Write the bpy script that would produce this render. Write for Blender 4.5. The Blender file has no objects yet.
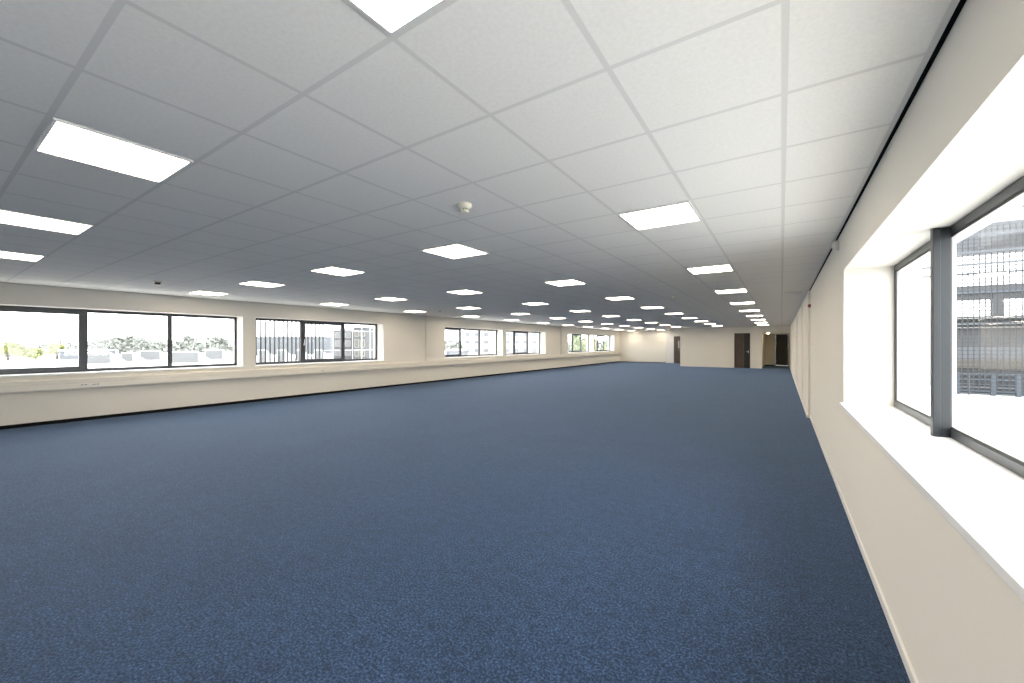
import bpy, bmesh, math, random
from mathutils import Vector, Matrix, noise
random.seed(7)
S = bpy.context.scene
COL = S.collection

# ------------------------------------------------------------------ camera
F_PX, YAW, HORIZON, EYE = 403.685, 0.5886, 344.0, 1.55
cam_d = bpy.data.cameras.new('camera')
cam_d.sensor_width = 36.0
cam_d.lens = 36.0 * F_PX / 1024.0
cam_d.shift_y = (HORIZON - 341.5) / 1024.0
cam_d.clip_start = 0.05
cam_d.clip_end = 2000
cam = bpy.data.objects.new('camera', cam_d)
COL.objects.link(cam)
cam.location = (0, 0, EYE)
cam.rotation_euler = (math.radians(90), 0, YAW)
S.camera = cam

# ------------------------------------------------------------------ materials
def new_mat(name):
    m = bpy.data.materials.new(name)
    m.use_nodes = True
    nt = m.node_tree
    return m, nt, nt.nodes['Principled BSDF']

def paint(name, col, rough=.6, bump=0.0, scale=60, var=.03, metal=0.0, spec=.5):
    m, nt, p = new_mat(name)
    tc = nt.nodes.new('ShaderNodeTexCoord')
    n = nt.nodes.new('ShaderNodeTexNoise')
    n.inputs['Scale'].default_value = scale
    n.inputs['Detail'].default_value = 3
    nt.links.new(tc.outputs['Object'], n.inputs['Vector'])
    mx = nt.nodes.new('ShaderNodeMix'); mx.data_type = 'RGBA'
    a = [c * (1 - var) for c in col]; b = [min(1, c * (1 + var)) for c in col]
    mx.inputs[6].default_value = (*a, 1); mx.inputs[7].default_value = (*b, 1)
    nt.links.new(n.outputs['Fac'], mx.inputs[0])
    nt.links.new(mx.outputs[2], p.inputs['Base Color'])
    p.inputs['Roughness'].default_value = rough
    p.inputs['Metallic'].default_value = metal
    p.inputs['Specular IOR Level'].default_value = spec
    if bump:
        b = nt.nodes.new('ShaderNodeBump')
        b.inputs['Strength'].default_value = bump
        b.inputs['Distance'].default_value = .002
        nt.links.new(n.outputs['Fac'], b.inputs['Height'])
        nt.links.new(b.outputs['Normal'], p.inputs['Normal'])
    return m

WALL = (.765, .735, .67)
M = {}
M['wall'] = paint('wall_paint', WALL, .75, .15, 90, .012, spec=.3)
M['white'] = paint('white_lacquer', (.80, .79, .765), .35, 0, 20, .01)
M['sill'] = paint('sill_board', (.86, .86, .85), .3, 0, 20, .008)
M['trunk'] = paint('trunking_plastic', (.80, .76, .68), .4, 0, 15, .01)
M['frame'] = paint('anthracite_frame', (0.0420, 0.0476, 0.0546), .38, 0, 30, .06)
M['post'] = paint('blue_grey_post', (0.0139, 0.0182, 0.0231), .42, 0, 30, .08)
M['black'] = paint('black_gap', (.008, .008, .008), .9, 0, 20, .1, spec=.1)
M['tee'] = paint('grid_tee', (.80, .78, .74), .9, 0, 20, .01, spec=.15)
M['detector'] = paint('detector_plastic', (.80, .76, .62), .4, 0, 20, .01)
M['dark_slot'] = paint('dark_slot', (.03, .028, .025), .6, 0, 20, .05)
M['red'] = paint('red_plastic', (.30, .09, .07), .35, 0, 20, .02)
M['metal'] = paint('brushed_steel', (.62, .62, .62), .3, 0, 40, .03, metal=1.0)
M['handle'] = paint('handle_alu', (.70, .71, .72), .35, 0, 30, .02, metal=.6)

def wood(name, c1, c2):
    m, nt, p = new_mat(name)
    tc = nt.nodes.new('ShaderNodeTexCoord'); mp = nt.nodes.new('ShaderNodeMapping')
    mp.inputs['Scale'].default_value = (14, 14, .9)
    n = nt.nodes.new('ShaderNodeTexNoise'); n.inputs['Scale'].default_value = 3; n.inputs['Detail'].default_value = 6
    nt.links.new(tc.outputs['Object'], mp.inputs['Vector']); nt.links.new(mp.outputs['Vector'], n.inputs['Vector'])
    r = nt.nodes.new('ShaderNodeValToRGB')
    r.color_ramp.elements[0].position = .35; r.color_ramp.elements[0].color = (*c1, 1)
    r.color_ramp.elements[1].position = .65; r.color_ramp.elements[1].color = (*c2, 1)
    nt.links.new(n.outputs['Fac'], r.inputs['Fac']); nt.links.new(r.outputs['Color'], p.inputs['Base Color'])
    p.inputs['Roughness'].default_value = .45
    return m
M['wood'] = wood('dark_wood', (.030, .020, .014), (.052, .036, .026))
M['wood_light'] = wood('brown_wood', (.050, .034, .024), (.078, .054, .038))
M['wood_black'] = wood('near_black_wood', (.010, .008, .006), (.018, .014, .011))

# carpet: short loop pile of blue and near-black yarn
def carpet():
    m, nt, p = new_mat('blue_carpet')
    N = nt.nodes; L = nt.links
    g = N.new('ShaderNodeNewGeometry')
    def tex(scale, detail, rough=.6):
        n = N.new('ShaderNodeTexNoise'); n.inputs['Scale'].default_value = scale
        n.inputs['Detail'].default_value = detail; n.inputs['Roughness'].default_value = rough
        L.new(g.outputs['Position'], n.inputs['Vector']); return n
    fine = tex(75, 4, .75); blot = tex(1.3, 5, .62)
    r = N.new('ShaderNodeValToRGB')
    e = r.color_ramp.elements
    e[0].position = .37; e[0].color = (.004, .010, .024, 1)
    e[1].position = .66; e[1].color = (.052, .104, .212, 1)
    x = r.color_ramp.elements.new(.5); x.color = (.014, .031, .070, 1)
    L.new(fine.outputs['Fac'], r.inputs['Fac'])
    rb = N.new('ShaderNodeMapRange'); rb.inputs[1].default_value = .3; rb.inputs[2].default_value = .7
    rb.inputs[3].default_value = .88; rb.inputs[4].default_value = 1.12
    L.new(blot.outputs['Fac'], rb.inputs[0])
    mid = tex(14, 5, .7)
    rm = N.new('ShaderNodeMapRange'); rm.inputs[1].default_value = .32; rm.inputs[2].default_value = .68
    rm.inputs[3].default_value = .70; rm.inputs[4].default_value = 1.34
    L.new(mid.outputs['Fac'], rm.inputs[0])
    bm_ = N.new('ShaderNodeMath'); bm_.operation = 'MULTIPLY'
    L.new(rb.outputs[0], bm_.inputs[0]); L.new(rm.outputs[0], bm_.inputs[1])
    mul = N.new('ShaderNodeVectorMath'); mul.operation = 'SCALE'
    L.new(r.outputs['Color'], mul.inputs[0]); L.new(bm_.outputs[0], mul.inputs['Scale'])
    L.new(mul.outputs[0], p.inputs['Base Color'])
    p.inputs['Roughness'].default_value = .85
    p.inputs['Specular IOR Level'].default_value = .25
    p.inputs['Sheen Weight'].default_value = CARPET_SHEEN
    p.inputs['Sheen Roughness'].default_value = .45
    p.inputs['Sheen Tint'].default_value = (.45, .66, 1, 1)
    b = N.new('ShaderNodeBump'); b.inputs['Strength'].default_value = .3; b.inputs['Distance'].default_value = .003
    L.new(fine.outputs['Fac'], b.inputs['Height']); L.new(b.outputs['Normal'], p.inputs['Normal'])
    return m
CARPET_SHEEN = .20
M['carpet'] = carpet()

def ceiling_tile():
    m, nt, p = new_mat('mineral_fibre_tile')
    N = nt.nodes; L = nt.links
    g = N.new('ShaderNodeNewGeometry')
    n = N.new('ShaderNodeTexNoise'); n.inputs['Scale'].default_value = 55; n.inputs['Detail'].default_value = 4
    L.new(g.outputs['Position'], n.inputs['Vector'])
    r = N.new('ShaderNodeValToRGB')
    r.color_ramp.elements[0].position = .3; r.color_ramp.elements[0].color = (.91, .885, .835, 1)
    r.color_ramp.elements[1].position = .65; r.color_ramp.elements[1].color = (.96, .935, .885, 1)
    L.new(n.outputs['Fac'], r.inputs['Fac']); L.new(r.outputs['Color'], p.inputs['Base Color'])
    p.inputs['Roughness'].default_value = .9; p.inputs['Specular IOR Level'].default_value = .15
    b = N.new('ShaderNodeBump'); b.inputs['Strength'].default_value = .12; b.inputs['Distance'].default_value = .002
    L.new(n.outputs['Fac'], b.inputs['Height']); L.new(b.outputs['Normal'], p.inputs['Normal'])
    return m
M['tile'] = ceiling_tile()

def emit(name, col, s):
    m, nt, p = new_mat(name)
    p.inputs['Base Color'].default_value = (.8, .8, .8, 1)
    p.inputs['Emission Color'].default_value = (*col, 1)
    p.inputs['Emission Strength'].default_value = s
    return m
LAMP = 18.5
SKY = 7.5
M['lamp'] = emit('lit_diffuser', (1, .86, .68), LAMP)

def glass(name, tint=(.97, .98, .98), refl=.9):
    m = bpy.data.materials.new(name); m.use_nodes = True
    nt = m.node_tree; N = nt.nodes; L = nt.links
    N.remove(N['Principled BSDF']); out = N['Material Output']
    t = N.new('ShaderNodeBsdfTransparent'); t.inputs[0].default_value = (*tint, 1)
    g = N.new('ShaderNodeBsdfGlossy'); g.inputs['Roughness'].default_value = .02
    g.inputs[0].default_value = (refl, refl, refl, 1)
    lw = N.new('ShaderNodeLayerWeight'); lw.inputs['Blend'].default_value = .5
    pw = N.new('ShaderNodeMath'); pw.operation = 'POWER'; pw.inputs[1].default_value = 5
    L.new(lw.outputs['Facing'], pw.inputs[0])
    fr = N.new('ShaderNodeMath'); fr.operation = 'MULTIPLY_ADD'; fr.inputs[1].default_value = .22; fr.inputs[2].default_value = .03
    L.new(pw.outputs[0], fr.inputs[0])
    mx = N.new('ShaderNodeMixShader')
    L.new(fr.outputs[0], mx.inputs[0]); L.new(t.outputs[0], mx.inputs[1]); L.new(g.outputs[0], mx.inputs[2])
    L.new(mx.outputs[0], out.inputs[0])
    return m
M['glass'] = glass('window_glass')

# outdoor materials
M['roof'] = paint('pale_roof', (0.8000, 0.8000, 0.8000), .8, 0, .4, .05)
M['skylight_face'] = paint('grey_glazing', (0.0660, 0.0690, 0.0710), .4, 0, .6, .06)
M['white_clad'] = paint('white_cladding', (.40, .40, .41), .7, 0, .5, .03)
M['pale_brick'] = paint('pale_brick', (0.2096, 0.1842, 0.1714), .8, 0, .8, .06)
M['pale_band'] = paint('pale_render', (0.1890, 0.1848, 0.1764), .8, 0, .8, .03)
M['dim_glass'] = paint('far_window_glass', (0.0847, 0.0968, 0.1149), .25, 0, .5, .1)
M['dark_bldg'] = paint('grey_block_wall', (0.0378, 0.0397, 0.0415), .8, 0, .5, .1)
M['terrace'] = paint('terrace_membrane', (0.5800, 0.5800, 0.5800), .8, 0, .7, .03)
M['steel_blue'] = paint('galvanised_blue_grey', (0.0393, 0.0518, 0.0678), .45, 0, 1.5, .08)
M['steel_dark'] = paint('dark_steel', (0.0103, 0.0118, 0.0141), .5, 0, 2, .1)
M['grey_panel'] = paint('grey_panel', (0.0328, 0.0353, 0.0391), .6, 0, .8, .08)
M['light_grey'] = paint('light_grey_panel', (0.0600, 0.0657, 0.0757), .6, 0, .8, .05)
M['beige_conc'] = paint('beige_concrete', (0.0557, 0.0508, 0.0426), .8, 0, 1.2, .08)
M['wire'] = paint('wire_grey', (0.0073, 0.0080, 0.0088), .5, 0, 10, .05)
M['lattice'] = paint('white_lattice', (.62, .64, .68), .5, 0, 10, .03)
M['leaf_yellow'] = paint('yellow_green_leaves', (0.2000, 0.2150, 0.0800), .7, 0, 2.2, .35)
M['leaf_green'] = paint('green_leaves', (0.2160, 0.2480, 0.1600), .7, 0, 2.2, .3)
M['leaf_grey'] = paint('distant_grey_green_leaves', (0.1860, 0.1980, 0.1800), .8, 0, .5, .2)  # distance haze mixed into the leaf colour
M['bark'] = paint('bark', (0.0672, 0.0546, 0.0420), .8, 0, 4, .2)
M['ground'] = paint('pale_ground', (0.6200, 0.6200, 0.6100), .9, 0, .05, .12)

# ------------------------------------------------------------------ mesh helpers
def box(bm, x0, y0, z0, x1, y1, z1, mi=0):
    if x0 > x1: x0, x1 = x1, x0
    if y0 > y1: y0, y1 = y1, y0
    if z0 > z1: z0, z1 = z1, z0
    v = [bm.verts.new(p) for p in ((x0,y0,z0),(x1,y0,z0),(x1,y1,z0),(x0,y1,z0),(x0,y0,z1),(x1,y0,z1),(x1,y1,z1),(x0,y1,z1))]
    for f in ((0,3,2,1),(4,5,6,7),(0,1,5,4),(1,2,6,5),(2,3,7,6),(3,0,4,7)):
        bm.faces.new([v[i] for i in f]).material_index = mi

def lathe(bm, prof, n=24, axis='Z', mi=0, origin=(0,0,0)):
    rings = []
    for r, h in prof:
        ring = []
        for k in range(n):
            a = 2*math.pi*k/n
            p = Vector((r*math.cos(a), r*math.sin(a), h))
            if axis == 'X': p = Vector((p.z, p.x, p.y))
            if axis == 'Y': p = Vector((p.x, p.z, p.y))
            ring.append(bm.verts.new(p + Vector(origin)))
        rings.append(ring)
    for a, b in zip(rings, rings[1:]):
        for k in range(n):
            bm.faces.new([a[k], a[(k+1)%n], b[(k+1)%n], b[k]]).material_index = mi
    bm.faces.new(rings[0]).material_index = mi
    bm.faces.new(rings[-1]).material_index = mi

def rod(bm, a, b, r, n=6, mi=0):
    a, b = Vector(a), Vector(b); d = (b-a)
    q = d.to_track_quat('Z', 'Y')
    r0 = [bm.verts.new(a + q @ Vector((r*math.cos(2*math.pi*k/n), r*math.sin(2*math.pi*k/n), 0))) for k in range(n)]
    r1 = [bm.verts.new(v.co + d) for v in r0]
    for k in range(n):
        bm.faces.new([r0[k], r0[(k+1)%n], r1[(k+1)%n], r1[k]]).material_index = mi
    bm.faces.new(r0); bm.faces.new(r1)

def link(name, bm, mats, parent=None, bevel=0, smooth=False, loc=None):
    bmesh.ops.recalc_face_normals(bm, faces=bm.faces)
    me = bpy.data.meshes.new(name); bm.to_mesh(me); bm.free()
    if not isinstance(mats, (list, tuple)): mats = [mats]
    for m in mats: me.materials.append(m)
    o = bpy.data.objects.new(name, me); COL.objects.link(o)
    if parent is not None: o.parent = parent
    if loc is not None: o.location = loc
    if smooth:
        for p in me.polygons: p.use_smooth = True
    if bevel:
        b = o.modifiers.new('bevel', 'BEVEL'); b.width = bevel; b.segments = 2; b.limit_method = 'ANGLE'
    return o

def boxes(name, lst, mats, parent=None, bevel=0):
    bm = bmesh.new()
    for b in lst: box(bm, *b)
    return link(name, bm, mats, parent, bevel)

def empty(name, loc=(0,0,0), rz=0):
    o = bpy.data.objects.new(name, None); COL.objects.link(o)
    o.location = loc; o.rotation_euler = (0, 0, rz); o.empty_display_size = .1
    return o

def tag(o, label=None, cat=None, group=None, kind=None):
    if label: o['label'] = label
    if cat: o['category'] = cat
    if group: o['group'] = group
    if kind: o['kind'] = kind
    return o

def struct(o, label=None, cat=None):
    return tag(o, label, cat, kind='structure')

# ------------------------------------------------------------------ room sizes
XL, XR = -11.77, .505            # inner faces of the long walls
XLO, XRO = -12.35, 1.05          # outer faces
YB, YF = -6.6, 34.5              # back (behind the camera) and far wall
H = 2.67                         # ceiling
SILL, HEAD = .97, 2.275
T = .6                           # ceiling module
GX, GY = .0113, 1.5888           # a grid line in x and in y
BX0, BX1, BY0 = -5.89, -1.03, 30.0   # the enclosed block at the far end

# floor
bm = bmesh.new(); box(bm, XLO, YB-.3, -.12, XRO, YF+.3, 0)
struct(link('floor', bm, M['carpet']), 'wide floor of speckled dark blue carpet', 'floor')

# long walls with window openings
LW = [(-6.4, -2.62), (.60, 4.90), (5.21, 9.41), (12.56, 16.80), (17.10, 21.24), (24.36, 28.70), (28.96, 33.20)]
RW = [(-3.70, .59), (.76, 5.07)]  # first opening in each list is added out of view for daylight
def pierced(x0, x1, wins, y0, y1):
    out = [(x0, y0, 0, x1, y1, SILL), (x0, y0, HEAD, x1, y1, H+.25)]
    y = y0
    for a, b in wins:
        out.append((x0, y, SILL, x1, a, HEAD)); y = b
    out.append((x0, y, SILL, x1, y1, HEAD))
    return out
wl = pierced(XLO, XL, LW, YB, YF)
struct(boxes('wall_left', wl, M['wall']), 'long cream wall on the left with a band of windows', 'wall')
wr = pierced(XR, XRO, RW, YB, YF) + [(XR-.038, 10.5, 0, XR+.01, YF, H-.004)]
wr += [(XR-.052, y, 0, XR-.03, y+w, H-.004) for y, w in ((13.3, .35), (17.6, .45), (23.6, .6))]
struct(boxes('wall_right', wr, M['wall']), 'long cream wall on the right with a deep window recess', 'wall')
struct(boxes('wall_back', [(XLO, YB-.3, 0, XRO, YB, H+.25)], M['wall']), 'cream wall behind the viewer', 'wall')

# far wall with two door openings (glazed side panel + ajar leaf; dark door in the recess)
D3 = (-.385, .44, 2.235)
DA = (-7.88, -6.79, 2.22)
fw = [(XLO, YF, 0, DA[0], YF+.25, H+.25), (DA[0], YF, DA[2], DA[1], YF+.25, H+.25), (DA[1], YF, 0, D3[0], YF+.25, H+.25),
      (D3[0], YF, D3[2], D3[1], YF+.25, H+.25), (D3[1], YF, 0, XRO, YF+.25, H+.25)]
struct(boxes('wall_far', fw, M['wall']), 'cream wall closing the far end of the hall', 'wall')
# the block: front wall, its left side wall, its right side wall, header over the recess
D2 = (-2.56, -1.67, 2.25)
pw = [(BX0, BY0, 0, D2[0], BY0+.12, H), (D2[0], BY0, D2[2], D2[1], BY0+.12, H), (D2[1], BY0, 0, BX1, BY0+.12, H),
      (BX0, BY0+.12, 0, BX0+.12, YF, H), (BX1-.12, BY0+.12, 0, BX1, YF, H)]
struct(boxes('wall_partition', pw, M['wall']), 'cream partition walls of the enclosed block at the far end', 'wall')
struct(boxes('trim_header', [(BX1, BY0, 2.262, XR-.038, YF, H)], M['wall']), 'lowered ceiling over the small recess at the far right', 'trim')

# ceiling: tile field, exposed grid and the slab above, cut tiles at both walls
bm = bmesh.new()
zt, zg = H+.0042, H+.0040
XC1 = XR-.020
box(bm, XL, YB, zt, XC1, YF, zt+.03, 0)
n0 = math.floor((YB-GY)/T); n1 = math.ceil((YF-GY)/T)
for j in range(n0, n1+1):
    y = GY+T*j
    if YB < y-.012 and y+.012 < YF: box(bm, XL, y-.012, zg, XC1, y+.012, zt+.004, 1)
for i in range(0, 20):
    x = GX-T*i
    if x-.012 > XL: box(bm, x-.012, YB, zg-.0001, x+.012, YF, zt+.004, 1)
box(bm, XC1-.022, YB, zg-.001, XC1, YF, zt+.03, 1)
box(bm, XL, YB, zg-.001, XL+.022, YF, zt+.004, 1)
box(bm, XLO-.05, YB-.35, H+.25, XRO+.05, YF+.3, H+.45, 2)
struct(link('ceiling', bm, [M['tile'], M['tee'], M['wall']]), 'suspended ceiling of square light grey tiles in a slim grid', 'ceiling')
struct(boxes('trim_1', [(XC1+.001, YB, H+.006, XR+.03, YF, H+.10)], M['black']), 'black shadow gap between ceiling and right wall', 'trim')

# baseboards
struct(boxes('baseboard_right', [(XR-.014, YB, 0, XR, 10.5, .058), (XR-.064, 10.5, 0, XR-.038, YF, .058)], M['white'], bevel=.002), 'slim white baseboard along the right wall', 'baseboard')
struct(boxes('baseboard_left', [(XL, YB, 0, XL+.016, YF, .065)], M['black']), 'low black baseboard along the left wall', 'baseboard')  # plain black strip along the wall foot
struct(boxes('baseboard_far', [(XL+.02, YF-.014, 0, DA[0], YF, .045), (DA[1], YF-.014, 0, BX0, YF, .045), (BX1, YF-.014, 0, D3[0], YF, .05)], M['black']), 'thin dark baseboard of the far wall', 'baseboard')
struct(boxes('baseboard_partition', [(BX0, BY0-.014, 0, D2[0]-.03, BY0, .058), (D2[1]+.03, BY0-.014, 0, BX1, BY0, .058)], M['white']), 'slim white baseboard of the far partition', 'baseboard')

# wall pillars on the left (between the window bands)
struct(boxes('trim_2', [(XL, 11.43, .87, XL+.05, 11.66, H)], M['wall'], bevel=.004), 'slim boxed pipe on the left wall', 'trim')
struct(boxes('trim_3', [(XL, 23.25, .87, XL+.045, 23.95, H)], M['wall'], bevel=.004), 'shallow cream pillar on the left wall', 'trim')

# cable trunking under the left windows
tr = empty('cable_trunking', (XL, 15, .76))
def tb(name, lst, mat, par, bev=0):
    return boxes(name, [(a-XL, b-15, c-.76, d-XL, e-15, f-.76) for a, b, c, d, e, f in lst], mat, par, bev)
for a, b in ((YB+.01, YF-.01),):
    tb('casing', [(XL+.001, a, .662, XL+.095, b, .862)], M['trunk'], tr, .003)
    tb('lid', [(XL+.094, a, .772, XL+.101, b, .852)], M['trunk'], tr, .002)
    tb('lid', [(XL+.094, a, .672, XL+.101, b, .752)], M['trunk'], tr, .002)
for y in (1.975, 2.145, 7.05):
    s = tb('socket', [(XL+.100, y-.055, .682, XL+.108, y+.055, .742)], M['white'], tr, .002)
    tb('socket_insert', [(XL+.107, y-.042, .722, XL+.110, y-.008, .736), (XL+.107, y+.008, .722, XL+.110, y+.042, .736)], M['dark_slot'], s)
tag(tr, 'long cream cable trunking running under the left windows', 'cable trunking')

# ------------------------------------------------------------------ windows
def window(n, side, y0, y1, sashes, label, y_mulls=None, post=None, sill_out=.03):
    if side == 'L':
        xi, s = -12.13, -1        # inner face of the frame, direction outwards
        xw = XL
    else:
        xi, s = .865, 1
        xw = XR
    yc = (y0+y1)/2
    root = empty('window_%d' % n, (xi, yc, SILL)); struct(root, label, 'window')
    O = (xi, yc, SILL)
    def B(name, lst, mat, par=root, bev=0.0, po=(0,0,0)):
        return boxes(name, [(a-O[0], b-O[1], c-O[2], d-O[0], e-O[1], f-O[2]) for a, b, c, d, e, f in lst], mat, par, bev)
    fw, fd = .055, .075
    zb, zt = SILL+.002, HEAD
    xo = xi+s*fd
    if side == 'R': xo = xi+.012
    if y_mulls is None: y_mulls = [y0+(y1-y0)/3, y0+2*(y1-y0)/3]
    edges = [y0] + y_mulls + [y1]
    fr = [(xi, y0, zb, xo, y1, zb+fw), (xi, y0, zt-fw, xo, y1, zt), (xi, y0, zb+fw, xo, y0+fw*.7, zt-fw), (xi, y1-fw*.7, zb+fw, xo, y1, zt-fw)]
    for m in y_mulls: fr.append((xi, m-.03, zb+fw, xo, m+.03, zt-fw))
    B('frame', fr, M['frame'], bev=.004)
    for k in range(len(edges)-1):
        a = edges[k]+(.03 if k else fw*.7); b = edges[k+1]-(.03 if k < len(edges)-2 else fw*.7)
        c, d = zb+fw, zt-fw
        if k in sashes:
            w = .08
            a -= .02; b += .02; c -= .02; d += .02
            x2 = xi-s*.012; x3 = xi+s*.05
            sh = B('sash', [(x2, a, c, x3, b, c+w), (x2, a, d-w, x3, b, d), (x2, a, c+w, x3, a+w, d-w), (x2, b-w, c+w, x3, b, d-w)], M['frame'], bev=.004)
            B('pane', [(xi+s*.02, a+w-.004, c+w-.004, xi+s*.026, b-w+.004, d-w+.004)], M['glass'], par=sh)
            hz = (c+d)/2 - .12
            B('handle', [(x2, a+.016, hz, x2-s*.014, a+.044, hz+.07), (x2-s*.014, a+.022, hz+.025, x2-s*.045, a+.038, hz+.045),
                         (x2-s*.036, a+.020, hz+.03, x2-s*.05, a+.040, hz+.19)], M['handle'], par=sh, bev=.003)
        else:
            bead = .012; gi = .034 if side == 'L' else .016
            B('glazing_bead', [(xi+s*.004, a, c, xi+s*(gi-.004), b, c+bead), (xi+s*.004, a, d-bead, xi+s*(gi-.004), b, d), (xi+s*.004, a, c+bead, xi+s*(gi-.004), a+bead, d-bead), (xi+s*.004, b-bead, c+bead, xi+s*(gi-.004), b, d-bead)], M['dark_slot'])
            B('pane', [(xi+s*gi, a-.004, c-.004, xi+s*(gi+.006), b+.004, d+.004)], M['glass'])
    if side == 'R':
        for (a, b) in ((y1-fw*.7-.003, y1), (y_mulls[-1]-.032, y_mulls[-1]+.032)):
            B('outer_profile', [(xi+.0125, a, zb, xi+.036, b, zt)], M['white_clad'], bev=.004)
    # inner sill board with small ears, outer sill
    xe = xw-s*sill_out
    if side == 'L':
        B('window_sill', [(xi-s*.0, y0, SILL-.03, xw, y1, SILL+.004), (xw, y0-.05, SILL-.03, xe, y1+.05, SILL+.004)], M['sill'], bev=.003)
    else:
        B('window_sill', [(xi, y0, SILL-.03, xw, y1, SILL+.004), (xw, y0-.10, SILL-.03, xe, y1+.10, SILL+.004)], M['sill'], bev=.003)
    B('outer_sill', [(xi+s*fd, y0, SILL-.03, (XLO if side == 'L' else XRO)+s*.05, y1, SILL-.005)], M['white_clad'])
    if post is not None:
        for (pa, pb) in post:
            B('post', [(xi-.080, pa, zb, xi-.045, pb, zt-.004), (xi-.05, pa+.008, zb, xi+.002, pb-.008, zt-.004)], M['post'], bev=.003)
    return root
lab = ['window on the left wall behind the viewer',
       'three-pane window nearest the viewer on the left wall, low roofs beyond it',
       'second window on the left wall, dark bars and a white lattice outside',
       'left window of the middle pair, opening sash at its left',
       'right window of the middle pair, opening sash in its centre',
       'left window of the farthest pair, green trees outside',
       'right window of the farthest pair, next to the far corner']
sashset = [[], [0], [1], [0], [1], [1], [1]]
for k, (a, b) in enumerate(LW):
    if k == 0: continue
    mm = None
    if k == 1: mm = [2.065, 3.48]
    if k == 2: mm = [6.68, 8.07]
    if k == 3: mm = [13.97, 15.35]
    if k == 4: mm = [18.38, 19.80]
    window(k, 'L', a, b, sashset[k], lab[k], mm)
window(7, 'R', RW[1][0], RW[1][1], [], 'deep right-hand window with a dark blue-grey post, terrace outside', [2.14, 3.632], post=[(3.55, 3.605)], sill_out=.03)

window(8, 'R', RW[0][0], RW[0][1], [], 'window on the right wall behind the viewer')  # added out of view so daylight reaches the near room
window(9, 'L', LW[0][0], LW[0][1], [], 'window on the left wall behind the viewer')  # likewise added unseen, brings daylight in from the left

# ------------------------------------------------------------------ doors
def door_struct(name, loc, label):
    return struct(empty(name, loc), label, 'door')
# door_1 : in the block's front wall - brown leaf beside a darker one with lever handle
d = door_struct('door_1', (D2[0], BY0, 0), 'dark wooden door in the cream far partition')
w = D2[1]-D2[0]; h = D2[2]
boxes('door_frame', [(0, -.012, 0, .03, .10, h), (w-.03, -.012, 0, w, .10, h), (.03, -.012, h-.03, w-.03, .10, h)], M['wood'], d, .002)
tag(boxes('side_panel', [(.032, .03, .005, .535, .07, h-.032)], M['wood_light'], d), 'brown wood panel')
lf = boxes('door_leaf', [(.54, .02, .006, w-.032, .06, h-.032)], M['wood_black'], d, .002)
bm = bmesh.new(); x = w-.10
box(bm, x-.02, -.0, .97, x+.02, .02, 1.13); rod(bm, (x, 0, 1.06), (x, -.05, 1.06), .009, 8); rod(bm, (x+.008, -.05, 1.06), (x-.125, -.05, 1.06), .010, 8)
link('door_handle', bm, M['metal'], lf)
# door_2 : far recess
d = door_struct('door_2', (D3[0], YF, 0), 'near-black door in the recess at the far right')
w = D3[1]-D3[0]; h = D3[2]
boxes('door_frame', [(0, -.01, 0, .035, .14, h), (w-.035, -.01, 0, w, .14, h), (.035, -.01, h-.035, w-.035, .14, h)], M['wood_black'], d, .002)
boxes('threshold', [(.035, -.02, 0, w-.035, .02, .03)], M['metal'], d)
lf = boxes('door_leaf', [(.037, .03, .032, w-.037, .07, h-.037)], M['wood_black'], d, .002)
bm = bmesh.new(); x = w-.09
box(bm, x-.02, .015, .97, x+.02, .03, 1.13); rod(bm, (x, .02, 1.05), (x, -.035, 1.05), .009, 8); rod(bm, (x+.008, -.03, 1.05), (x-.12, -.03, 1.05), .010, 8)
link('door_handle', bm, M['steel_dark'], lf)
# door_3 : far wall left of the block, white fixed panel and a dark leaf standing ajar
d = door_struct('door_3', (DA[0], YF, 0), 'dark glazed door standing ajar beside a white panel in the far wall')
w = DA[1]-DA[0]; h = DA[2]
boxes('door_frame', [(0, -.01, 0, .04, .14, h), (w-.04, -.01, 0, w, .14, h), (.04, -.01, h-.04, w-.04, .14, h), (.585, -.01, 0, .62, .14, h-.04)], M['handle'], d, .002)
tag(boxes('side_panel', [(.042, .02, .01, .583, .06, h-.042)], M['white'], d), 'white side panel')
boxes('reveal', [(.62, .24, 0, w-.04, .25, h-.04)], M['wood_black'], d)  # near-black sheet stands in for the darkness beyond the open leaf
lf = empty('door_leaf', (.63, -.01, 0), math.radians(-42)); lf.parent = d
LWD = .88
boxes('stile', [(0, 0, .01, .52, .045, h-.05), (.52, 0, .01, .66, .045, 1.2), (.52, 0, 1.8, .66, .045, h-.05), (.66, 0, .01, LWD, .045, h-.05)], M['wood'], lf, .002)
boxes('vision_panel', [(.52, .018, 1.2, .66, .026, 1.8)], M['handle'], lf)
bm = bmesh.new(); rod(bm, (LWD-.08, 0, 1.05), (LWD-.08, -.05, 1.05), .009, 8); rod(bm, (LWD-.07, -.05, 1.05), (LWD-.2, -.05, 1.05), .010, 8)
link('door_handle', bm, M['metal'], lf)

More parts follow.
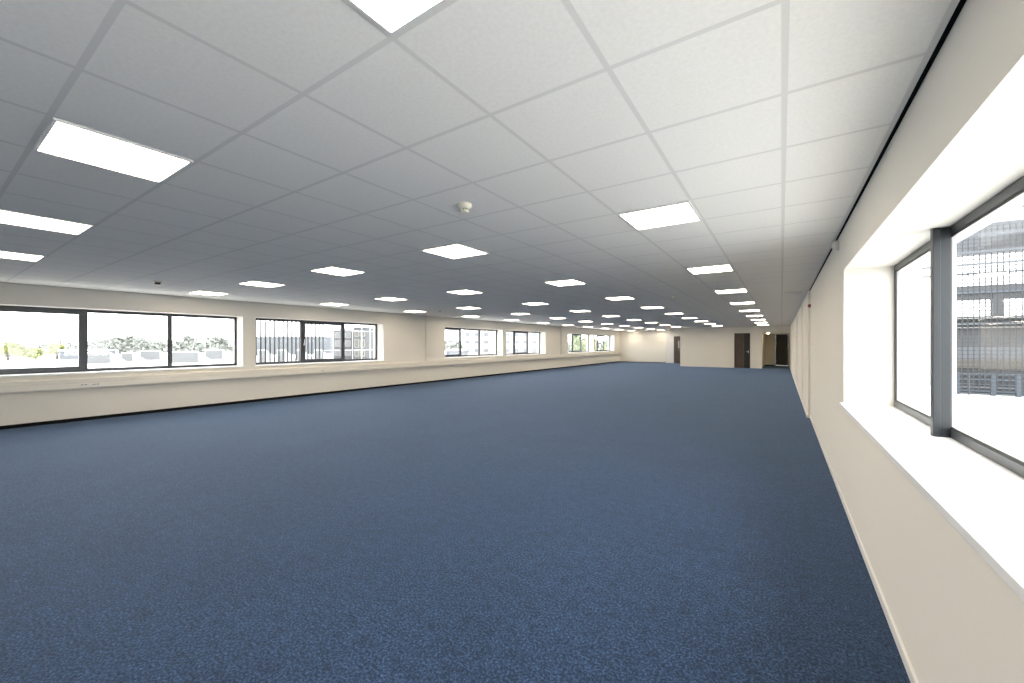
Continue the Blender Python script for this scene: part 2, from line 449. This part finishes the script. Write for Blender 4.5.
# ------------------------------------------------------------------ ceiling lights
def make_light():
    root = empty('ceiling_light', (0, 0, H))
    a, b = .287, .272
    bm = bmesh.new()
    for q in ((-a, -a, a, -b), (-a, b, a, a), (-a, -b, -b, b), (b, -b, a, b)):
        box(bm, q[0], q[1], -.007, q[2], q[3], .006)
    link('frame', bm, M['white'], root, bevel=.001)
    bm = bmesh.new(); box(bm, -b, -b, -.004, b, b, .004)
    link('diffuser', bm, M['lamp'], root)
    return root
def copy_tree(o, parent=None):
    c = o.copy(); COL.objects.link(c)
    if parent is not None: c.parent = parent
    for ch in list(o.children): copy_tree(ch, c)
    return c
proto = make_light(); used = False
line_names = {1.5: 'the line beside the right wall', 5.5: 'the second line from the right',
              9.5: 'the middle line', 13.5: 'the second line from the left', 17.5: 'the line beside the left wall'}
ords = ['first', 'second', 'third', 'fourth', 'fifth', 'sixth', 'seventh', 'eighth', 'ninth', 'tenth', 'eleventh', 'twelfth']
for c, rows in ((1.5, range(-1, 9)), (5.5, range(-1, 9)), (9.5, range(-1, 9)), (13.5, range(-1, 11)), (17.5, range(0, 11))):
    for q, k in enumerate(rows):
        r = 3.5 + 5*k
        o = proto if not used else copy_tree(proto)
        used = True
        o.location = (GX-T*c, GY+T*r, H)
        tag(o, 'lit square panel, %s from the viewer in %s' % (ords[q], line_names[c]), 'ceiling light', 'square light panels in the ceiling')

# ------------------------------------------------------------------ small fittings
def detector(x, y, label, r=.052, drop=.055, mat=None):
    root = empty('smoke_detector', (x, y, H)); mat = mat or M['detector']
    bm = bmesh.new(); lathe(bm, [(r, .008), (r, -.012), (r*.94, -.022), (r*.62, -.036), (r*.60, -.037)]); link('base', bm, mat, root, smooth=False)
    bm = bmesh.new(); lathe(bm, [(r*.46, -.036), (r*.46, -.047)]); link('sensing_slot', bm, M['dark_slot'], root)
    bm = bmesh.new()
    for k in range(6):
        a = 2*math.pi*k/6+.2; rod(bm, (r*.52*math.cos(a), r*.52*math.sin(a), -.036), (r*.52*math.cos(a), r*.52*math.sin(a), -.047), .0035, 6)
    lathe(bm, [(r*.58, -.047), (r*.60, -.052), (r*.5, -.062), (r*.2, -.064)]); link('cap', bm, mat, root)
    tag(root, label, 'smoke detector', 'smoke detectors on the ceiling')
    return root
detector(-2.12, 2.49, 'cream smoke detector hanging nearest the viewer', .056)
detector(-2.14, 10.0, 'small white smoke detector in the open ceiling, farther down the hall')
detector(-9.42, 9.8, 'small smoke detector near the left wall, above the boxed pipe', .05)
detector(-9.5, 17.6, 'tiny far smoke detector near the middle pair of windows', .05)
# dark presence sensor by the left wall
root = empty('ceiling_sensor', (-9.30, 2.49, H))
bm = bmesh.new(); box(bm, -.05, -.05, -.018, .05, .05, .006); link('base', bm, M['detector'], root, bevel=.004)
bm = bmesh.new(); box(bm, -.036, -.036, -.05, .036, .036, -.018); link('sensor_head', bm, M['dark_slot'], root, bevel=.008)
tag(root, 'small dark square sensor on the ceiling near the first left window', 'sensor')
# motion detector high on the right wall
root = empty('motion_detector', (XR, 5.50, 2.60))
bm = bmesh.new(); box(bm, -.018, -.03, -.062, 0, .03, .055); link('back_box', bm, M['trunk'], root, bevel=.004)
bm = bmesh.new()
prof = [(-.018, .05), (-.048, .045), (-.062, .02), (-.058, -.02), (-.036, -.058), (-.018, -.062)]
for sy in (-.026, .026): pass
va = [bm.verts.new((x, -.027, z)) for x, z in prof]; vb = [bm.verts.new((x, .027, z)) for x, z in prof]
bm.faces.new(va); bm.faces.new(vb)
for k in range(len(prof)): bm.faces.new([va[k], va[(k+1) % len(prof)], vb[(k+1) % len(prof)], vb[k]])
link('lens', bm, M['white'], root, bevel=.008)
tag(root, 'white motion detector under the ceiling beside the right window', 'motion detector')
# alarm devices on the right wall beyond the wall step
xw = XR
root = empty('alarm_sounder', (xw, 10.36, 2.34))
bm = bmesh.new(); lathe(bm, [(.036, 0), (.036, -.02), (.032, -.045), (.02, -.052)], axis='X'); link('base', bm, M['red'], root)
bm = bmesh.new(); lathe(bm, [(.022, -.05), (.018, -.064)], axis='X'); link('sounder_grille', bm, M['white'], root)
tag(root, 'small red alarm sounder high on the right wall', 'alarm sounder')
root = empty('alarm_beacon', (xw, 10.36, 2.51))
bm = bmesh.new(); lathe(bm, [(.045, 0), (.045, -.018)], axis='X'); link('base', bm, M['white'], root)
bm = bmesh.new(); lathe(bm, [(.034, -.018), (.030, -.05), (.012, -.06)], axis='X'); link('lens', bm, M['trunk'], root)
tag(root, 'small pale beacon just above the red alarm sounder', 'alarm beacon')
root = empty('call_point', (xw, 10.36, 2.22))
bm = bmesh.new(); box(bm, -.02, -.025, -.025, 0, .025, .025); link('housing', bm, M['trunk'], root, bevel=.004)
bm = bmesh.new(); box(bm, -.023, -.014, -.014, -.02, .014, .014); link('indicator', bm, M['red'], root)
tag(root, 'tiny square unit just below the red alarm sounder', 'alarm unit')
# slim pale box on the ceiling near the right wall
root = empty('ceiling_emergency_light', (.21, 10.57, H))
bm = bmesh.new(); box(bm, -.14, -.035, -.03, .14, .035, .006); link('housing', bm, M['white'], root, bevel=.008)
bm = bmesh.new(); box(bm, -.11, -.022, -.034, .11, .022, -.03); link('lens', bm, M['sill'], root, bevel=.001)
tag(root, 'slim white unlit emergency light on the ceiling near the right wall', 'emergency light')
# thermostat plate on the partition
root = empty('wall_thermostat', (-5.62, BY0, 1.43))
bm = bmesh.new(); box(bm, -.045, -.02, -.045, .045, 0, .045); link('housing', bm, M['sill'], root, bevel=.004)
bm = bmesh.new(); lathe(bm, [(.02, -.02), (.018, -.028)], axis='Y'); link('dial', bm, M['trunk'], root)
tag(root, 'small white thermostat on the far partition left of the dark door', 'thermostat')
# a light for the recess: warm downlight really in the recess ceiling
root = empty('recess_downlight', (-.74, 31.6, 2.262))
bm = bmesh.new(); lathe(bm, [(.09, 0), (.09, -.008), (.075, -.008)], n=20); link('frame', bm, M['white'], root)
bm = bmesh.new(); lathe(bm, [(.072, -.008), (.072, -.010)], n=20); link('diffuser', bm, emit('warm_downlight_diffuser', (1, .80, .45), 170), root)
tag(root, 'round warm downlight in the ceiling of the far recess', 'downlight')

# ------------------------------------------------------------------ outdoors
cy_, sy_ = math.cos(YAW), math.sin(YAW)
def direction(u):                    # ground direction of an image column
    a = (u-512)/F_PX
    return Vector((cy_*a-sy_, sy_*a+cy_, 0))
def spot(u, depth, z=0.0):           # a place at a given depth straight ahead
    p = direction(u)*depth; return Vector((p.x, p.y, z))
def height(v, depth): return EYE-(v-HORIZON)*depth/F_PX

GZ = -8.0
bm = bmesh.new(); box(bm, -700, -400, GZ-.5, 500, 900, GZ)
struct(link('ground', bm, M['ground']), 'pale ground far below the windows', 'ground')

# low flat roofs of the works next door
rf = empty('factory_roof', (-70, 25, GZ))
boxes('roof_slab', [(-38, -45, 6.3, 46, 75, 6.7)], M['roof'], rf)
boxes('wall', [(-37.5, -44.5, 0, 45.5, 74.5, 6.3)], M['white_clad'], rf)
boxes('parapet', [(45.4, -45, 6.7, 46, 75, 6.95)], M['white_clad'], rf)
tag(rf, 'wide flat pale factory roof below the first left window', 'roof')
RZ = GZ+6.7
def sawtooth(u, depth, wpx, vt, label, rz=None, run=1.9):
    p = spot(u, depth, RZ); wd = wpx*depth/F_PX; ht = height(vt, depth)-RZ
    root = empty('roof_skylight', p, YAW+math.atan((512-u)/F_PX) if rz is None else rz)
    # glazed upright face towards the viewer, white side slopes down to the right
    prof = [(-wd/2, 0), (wd/2+run, 0), (wd/2, ht), (-wd/2, ht)]
    bm = bmesh.new()
    a = [bm.verts.new((x, .1, z)) for x, z in prof]; b = [bm.verts.new((x, 3.2, z)) for x, z in prof]
    bm.faces.new(a); bm.faces.new(b)
    for k in range(4): bm.faces.new([a[k], a[(k+1) % 4], b[(k+1) % 4], b[k]])
    link('housing', bm, M['white_clad'], root)
    bm = bmesh.new(); box(bm, -wd/2+.05, 0, .1, wd/2, .1, ht-.12)
    link('glazing', bm, M['skylight_face'], root)
    tag(root, label, 'roof skylight', 'skylights on the factory roof')
sawtooth(99, 58, 16, 352.5, 'grey-faced roof skylight left of centre pane, first on the roof', run=2)
sawtooth(127, 64, 8, 352.5, 'narrow grey roof skylight, the slimmest one outside the first window', run=1.9)
sawtooth(150, 70, 15, 350.5, 'roof skylight seen just left of the second mullion of the first window', run=1.9)
sawtooth(185, 60, 21, 351.5, 'largest grey roof skylight, seen in the right pane of the first window', run=1.9)
sawtooth(214, 74, 14, 349.5, 'rightmost roof skylight seen in the first window', run=1.9)
sawtooth(262, 62, 7, 350, 'small roof skylight behind the dark bars, leftmost', run=2)
sawtooth(281, 62, 7, 350, 'small roof skylight behind the dark bars, second', run=2)
sawtooth(299, 64, 7, 350, 'small roof skylight behind the dark bars, third', run=2)
sawtooth(318, 64, 7, 350, 'small roof skylight behind the handle sash', run=2)
# pale shed
root = empty('storage_shed', spot(74, 88, GZ), YAW)
boxes('wall', [(-3.2, 0, 0, 3.2, 6, 8.0)], M['light_grey'], root); boxes('roof', [(-3.4, -.2, 8.0, 3.4, 6.2, 8.3)], M['white_clad'], root)
tag(root, 'pale grey shed beside the trees outside the first window', 'shed')

def tree(u, depth, vt, vb, wpx, mat, label, name='garden_tree', trunk=True, n=900, seed=1):
    rnd = random.Random(seed)
    zt_, zb_ = height(vt, depth), height(vb, depth)
    w_ = wpx*depth/F_PX; p = spot(u, depth, GZ)
    root = empty(name, p, YAW)
    bm = bmesh.new(); hh = (zt_-zb_)/2; zc = (zt_+zb_)/2-GZ; ls = .055*(w_+hh)
    lobes = [(rnd.uniform(-.45, .45), rnd.uniform(-.4, .4), rnd.uniform(-.5, .55), rnd.uniform(.4, .62)) for _ in range(9)]
    for _ in range(n):
        l = rnd.choice(lobes); d_ = Vector((rnd.gauss(0, 1), rnd.gauss(0, 1), rnd.gauss(0, 1))).normalized()*l[3]*rnd.uniform(.6, 1)
        c = Vector(((l[0]+d_.x)*w_/2*1.1, (l[1]+d_.y)*w_/2, zc+(l[2]+d_.z)*hh*.95))
        q = Vector((rnd.gauss(0, 1), rnd.gauss(0, 1), rnd.gauss(0, 1))).normalized(); t1 = q.orthogonal().normalized()*ls; t2 = q.cross(t1)
        bm.faces.new([bm.verts.new(c+t1), bm.verts.new(c+t2), bm.verts.new(c-t1*.9), bm.verts.new(c-t2)])
    me = bpy.data.meshes.new('foliage'); bm.to_mesh(me); bm.free(); me.materials.append(mat)
    o = bpy.data.objects.new('foliage', me); COL.objects.link(o); o.parent = root
    if trunk:
        bm = bmesh.new(); r = .03*(zt_-GZ)
        for (a, b, k) in (((0, 0, 0), (0, 0, zc), 1), ((0, 0, zc*.8), (w_*.25, 0, zc+hh*.4), .5), ((0, 0, zc*.85), (-w_*.22, .1, zc+hh*.3), .5)):
            rod(bm, a, b, r*k*.7, 8)
        link('trunk', bm, M['bark'], root)
    tag(root, label, 'tree', 'trees outside the left windows')
tree(8, 95, 340, 358, 28, M['leaf_yellow'], 'yellow-green tree at the left edge of the first window', seed=2)
tree(36, 100, 347, 358, 15, M['leaf_yellow'], 'small bright yellow-green bush in the left pane of the first window', 'garden_bush', seed=3)
tree(57, 90, 343, 356, 13, M['leaf_yellow'], 'thin autumn tree just left of the first mullion', seed=4)
for k, (u, vt, w_) in enumerate(((105, 337, 16), (124, 334.5, 26), (143, 338, 18))):
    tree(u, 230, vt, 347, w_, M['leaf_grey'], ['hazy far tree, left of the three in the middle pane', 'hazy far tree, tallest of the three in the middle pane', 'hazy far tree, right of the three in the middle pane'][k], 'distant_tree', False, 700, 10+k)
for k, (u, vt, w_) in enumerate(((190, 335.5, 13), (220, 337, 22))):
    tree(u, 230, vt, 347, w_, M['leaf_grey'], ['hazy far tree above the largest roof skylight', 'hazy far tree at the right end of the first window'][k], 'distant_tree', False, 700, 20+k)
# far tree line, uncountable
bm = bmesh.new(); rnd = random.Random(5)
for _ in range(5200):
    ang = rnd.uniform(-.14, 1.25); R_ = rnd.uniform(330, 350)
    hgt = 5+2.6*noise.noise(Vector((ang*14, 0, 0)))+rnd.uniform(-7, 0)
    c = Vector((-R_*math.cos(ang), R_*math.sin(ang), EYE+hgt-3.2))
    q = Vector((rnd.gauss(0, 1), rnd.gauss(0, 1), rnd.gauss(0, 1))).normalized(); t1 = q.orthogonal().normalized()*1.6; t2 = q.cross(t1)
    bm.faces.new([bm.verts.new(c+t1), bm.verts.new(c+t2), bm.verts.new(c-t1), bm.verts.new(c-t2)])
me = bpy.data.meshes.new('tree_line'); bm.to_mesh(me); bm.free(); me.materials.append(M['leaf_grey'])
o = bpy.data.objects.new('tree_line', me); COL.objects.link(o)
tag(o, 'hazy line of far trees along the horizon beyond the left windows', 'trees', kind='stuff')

# building with window bands, parametric
def block(name, u0, u1, depth, vt, z0, wall, label, cols, rows, vr, cat='building', deep=12, win=M['dim_glass'], fill=.6):
    a, b = spot(u0, depth), spot(u1, depth); uu = (u0+u1)/2
    c = spot(uu, depth, z0); W_ = (u1-u0)*depth/F_PX; Ht = height(vt, depth)-z0
    root = empty(name, c, YAW)
    boxes('wall', [(-W_/2, 0, 0, W_/2, deep, Ht)], wall, root)
    boxes('roof_edge', [(-W_/2-.2, -.2, Ht, W_/2+.2, deep+.2, Ht+.3)], M['white_clad'], root)
    for v0, v1 in vr:
        za, zb = height(v1, depth)-z0, height(v0, depth)-z0
        for k in range(cols):
            xx = -W_/2+W_*(k+.5)/cols; hw = W_/cols*fill/2
            f = boxes('window', [(xx-hw-.08, -.06, za-.08, xx+hw+.08, .02, zb+.08)], M['pale_band'], root)
            boxes('pane', [(xx-hw, -.09, za, xx+hw, -.06, zb)], win, f)
    tag(root, label, cat)
    return root
block('grey_building', 333, 353, 72, 329.5, GZ, M['dark_bldg'], 'dark grey building seen behind the opening sash of the second window', 2, 3, ((333, 337.5), (341, 346), (350, 355)), fill=.5, win=M['skylight_face'])
block('office_building', 354, 365.8, 70, 327.5, GZ, M['dark_bldg'], 'tallest dark office building behind the white lattice', 2, 3, ((331, 336), (340, 347), (351, 356)), fill=.6, win=M['beige_conc'])
block('low_building', 367.8, 378, 94, 333.5, GZ, M['dark_bldg'], 'lower dark building right of the tall one behind the white lattice', 2, 3, ((336, 339), (342, 348), (351, 356)), fill=.6, win=M['grey_panel'])
block('distant_warehouse', 252, 330, 150, 337.0, GZ, M['light_grey'], 'long low beige warehouse on the horizon behind the dark bars', 6, 1, ((340, 341.5),), fill=.5)
block('apartment_building', 463, 500, 110, 322, GZ, M['pale_brick'], 'pale pinkish apartment building beyond the middle pair of windows', 4, 4, ((325, 328), (333, 336), (341, 343.5), (349, 352)), fill=.42)
block('apartment_building', 503, 548, 105, 322, GZ, M['pale_brick'], 'pale apartment building with rows of windows beyond the right middle window', 5, 4, ((325, 328), (333, 336), (341, 343.5), (349, 352)), fill=.42)
block('warehouse', 446, 462, 90, 351, GZ, M['light_grey'], 'low grey warehouse in the left pane of the middle pair', 1, 1, ((353, 356),), fill=.5)
tree(579, 80, 330, 357, 16, M['leaf_green'], 'green tree outside the left pane of the farthest pair', seed=31)
tree(590, 85, 336, 358, 14, M['leaf_yellow'], 'yellowish tree outside the farthest pair of windows', seed=32)
tree(607, 90, 340, 357, 12, M['leaf_green'], 'low green tree outside the window next to the far corner', seed=33)

# dark bar screen and white lattice outside the second left window
root = empty('bar_screen', (-13.3, 7.4, 0))
bars = [5.62+.135*k for k in range(19)]
boxes('rail', [(-.02, 5.5-7.4, -.15, .02, 8.15-7.4, -.10), (-.02, 5.5-7.4, 3.1, .02, 8.15-7.4, 3.15)], M['steel_dark'], root)
for y in bars:
    bm = bmesh.new(); rod(bm, (0, y-7.4, -.12), (0, y-7.4, 3.12), .023, 6); link('bar', bm, M['steel_dark'], root)
tag(root, 'screen of thin dark upright bars outside the second left window', 'screen')
root = empty('white_lattice', (-13.7, 9.6, 0))
for k in range(7):
    y = -1.30+.40*k
    boxes('upright', [(-.012, y-.007, -.2, .012, y+.007, 3.2)], M['lattice'], root)
for z in (-.2, .55, 1.32, 2.05, 2.8):
    boxes('crossbar', [(-.01, -1.35, z-.008, .01, 1.15, z+.008)], M['lattice'], root)
tag(root, 'white square lattice outside the right half of the second left window', 'lattice')

# terrace and the building wing across it, right of the room
def ypt(u, Y):                       # x of an image column on a plane of constant y
    d_ = direction(u); return d_.x/d_.y*Y
def zpt(u, v, Y):
    d_ = direction(u); return EYE-(v-HORIZON)/F_PX*(Y/d_.y)
boxes_ = [(XRO+.01, -14, -.35, 16, 40, -.05)]
struct(boxes('terrace', boxes_, M['terrace']), 'white terrace deck outside the right window', 'terrace')
YT = 18.6
uc = 985
Z = lambda v: zpt(uc, v, YT)
x0, x1 = ypt(952, YT), ypt(1080, YT)
# steel truss railing
root = empty('truss_railing', (x0, YT, -.05))
def TR(name, a, b, c, d_, e, f, mat): return boxes(name, [(a-x0, b-YT, c+.05, d_-x0, e-YT, f+.05)], mat, root, .004)
for v, tk in ((374.5, .055), (379.5, .05), (384.5, .022), (391.0, .05)):
    TR('rail', x0, YT-.03, Z(v)-tk/2, x1, YT+.03, Z(v)+tk/2, M['steel_blue'])
for v in (387.5, 394):
    TR('rail', x0, YT-.02, Z(v)-.025, x1, YT+.02, Z(v)+.025, M['light_grey'])
for u, wd in ((958, .05), (969, .03), (993, .10), (1018.5, .10), (1043, .10), (1068, .1)):
    xx = ypt(u, YT); TR('post', xx-wd/2, YT-.045, -.05, xx+wd/2, YT+.045, Z(375), M['steel_blue'])
bm = bmesh.new(); rod(bm, (ypt(1017, YT)-x0, 0, Z(379)+.05), (ypt(1040, YT)-x0, 0, Z(365)+.05), .03); link('brace', bm, M['steel_blue'], root)
boxes('back_panel', [(0, .5, 0, x1-x0, .55, Z(376)+.05)], M['steel_dark'], root)
tag(root, 'blue-grey steel truss railing across the terrace', 'railing')
# wire mesh fence in front of the wing
YM = 17.2
xm0, xm1 = ypt(951, YM), ypt(1075, YM)
root = empty('mesh_fence', (xm0, YM, -.05))
bm = bmesh.new(); zt_ = zpt(uc, 226, YM)+.05
k = 0
while k*.115 < xm1-xm0:
    x = k*.115; box(bm, x-.013, -.009, .26, x+.013, .009, zt_); k += 1
z = .26
while z < zt_:
    box(bm, 0, -.006, z-.009, xm1-xm0, .006, z+.009); z += .115
link('wire_mesh', bm, M['wire'], root)
boxes('post', [(-.03, -.03, 0, .03, .03, zt_)], M['steel_blue'], root)
boxes('post', [(xm1-xm0-.03, -.03, 0, xm1-xm0+.03, .03, zt_)], M['steel_blue'], root)
tag(root, 'tall wire mesh fence across the terrace outside the right window', 'fence')
# building wing
YW = 22.0
xw0, xw1 = ypt(950, YW), ypt(1100, YW)
W = lambda v: zpt(uc, v, YW)
root = empty('building_wing', (xw0, YW, -.05))
def WG(name, va, vb, mat, dy=0.0, xa=None, xb=None, th=.4):
    xa = xw0 if xa is None else xa; xb = xw1 if xb is None else xb
    return boxes(name, [(xa-xw0, dy, W(vb)+.05, xb-xw0, dy+th, W(va)+.05)], mat, root)
WG('plinth', 368.5, 402, M['steel_dark'], .15)
WG('concrete_band', 359.5, 368.5, M['beige_conc'], .0)
WG('wall_panel', 347, 359.5, M['light_grey'], .05)
WG('wall_panel', 325, 347, M['grey_panel'], .1)
WG('floor_edge', 322.5, 325, M['light_grey'], -.3, th=.8)
WG('floor_edge', 316, 322.5, M['grey_panel'], -.1, th=.6)
WG('louvre', 318.0, 319.2, M['pale_band'], -.4)
WG('louvre', 327.0, 328.0, M['pale_band'], -.2)
WG('beam', 285.5, 290.5, M['grey_panel'], -.2)
WG('beam', 290.5, 293.5, M['steel_blue'], -.25)
WG('beam', 293.5, 299.5, M['grey_panel'], -.1)
WG('cable_rail', 266.6, 267.4, M['grey_panel'], -.1, th=.05)
WG('cable_rail', 272.0, 272.5, M['light_grey'], -.1, th=.05)
for u in (996, 1050):
    xx = ypt(u, YW); boxes('column', [(xx-.12-xw0, -.15, W(318)+.05, xx+.12-xw0, .1, W(286)+.05)], M['grey_panel'], root)
bm = bmesh.new()
p = [(ypt(958, YW)-xw0, W(254)), (xw1-xw0, W(254)), (xw1-xw0, W(232)), (ypt(1010, YW)-xw0, W(240)), (ypt(985, YW)-xw0, W(246))]
a = [bm.verts.new((x, -.6, z+.05)) for x, z in p]; b = [bm.verts.new((x, -.3, z+.05)) for x, z in p]
bm.faces.new(a); bm.faces.new(b)
for k in range(5): bm.faces.new([a[k], a[(k+1) % 5], b[(k+1) % 5], b[k]])
link('canopy_gusset', bm, M['grey_panel'], root)
WG('canopy', 224, 254, M['light_grey'], -.2, th=.5)
tag(root, 'grey building wing with beams and canopy across the terrace', 'building')
# glazed canopy over the terrace
root = empty('terrace_canopy', (XRO+.02, 4.0, 0))
zc_ = 3.75
for k in range(7):
    y = 1.6+2.2*k
    boxes('rafter', [(0, y-.02, zc_, 9, y+.02, zc_+.06)], M['light_grey'], root, .004)
boxes('edge_beam', [(0, 0, zc_+.1, .16, 16, zc_+.24)], M['grey_panel'], root, .004)
boxes('edge_beam', [(8.9, 0, zc_+.1, 9.06, 16, zc_+.24)], M['grey_panel'], root, .004)
boxes('column', [(8.9, 0.0, -.05, 9.06, .16, zc_+.1)], M['grey_panel'], root)
boxes('column', [(8.9, 15.8, -.05, 9.06, 15.96, zc_+.1)], M['grey_panel'], root)
tag(root, 'pale steel rafters of a canopy above the terrace', 'canopy')
# wall closing the terrace on the left, glass reflection put into its pale colour
xa = XRO+.02
root = struct(boxes('trim_4', [(xa, 22, -.05, xw0-.01, 22.4, 5.0)], M['white_clad']), 'pale wall at the end of the terrace', 'wall')

# ------------------------------------------------------------------ sky
wd = bpy.data.worlds.new('overcast_sky'); S.world = wd; wd.use_nodes = True
nt = wd.node_tree; bg = nt.nodes['Background']
tc = nt.nodes.new('ShaderNodeTexCoord'); sx = nt.nodes.new('ShaderNodeSeparateXYZ')
nt.links.new(tc.outputs['Generated'], sx.inputs[0])
rp = nt.nodes.new('ShaderNodeValToRGB')
rp.color_ramp.elements[0].position = 0; rp.color_ramp.elements[0].color = (.96, .96, .95, 1)
rp.color_ramp.elements[1].position = .6; rp.color_ramp.elements[1].color = (.95, .96, .97, 1)
nt.links.new(sx.outputs['Z'], rp.inputs['Fac']); nt.links.new(rp.outputs['Color'], bg.inputs['Color'])
bg.inputs['Strength'].default_value = SKY

# ------------------------------------------------------------------ colour management
S.view_settings.view_transform = 'Standard'
S.view_settings.look = 'None'
S.view_settings.gamma = 1
S.view_settings.use_curve_mapping = False
S.view_settings.exposure = 0.4
try:
    S.cycles.max_bounces = 12
    S.cycles.diffuse_bounces = 8
    S.cycles.transparent_max_bounces = 16
except Exception: pass
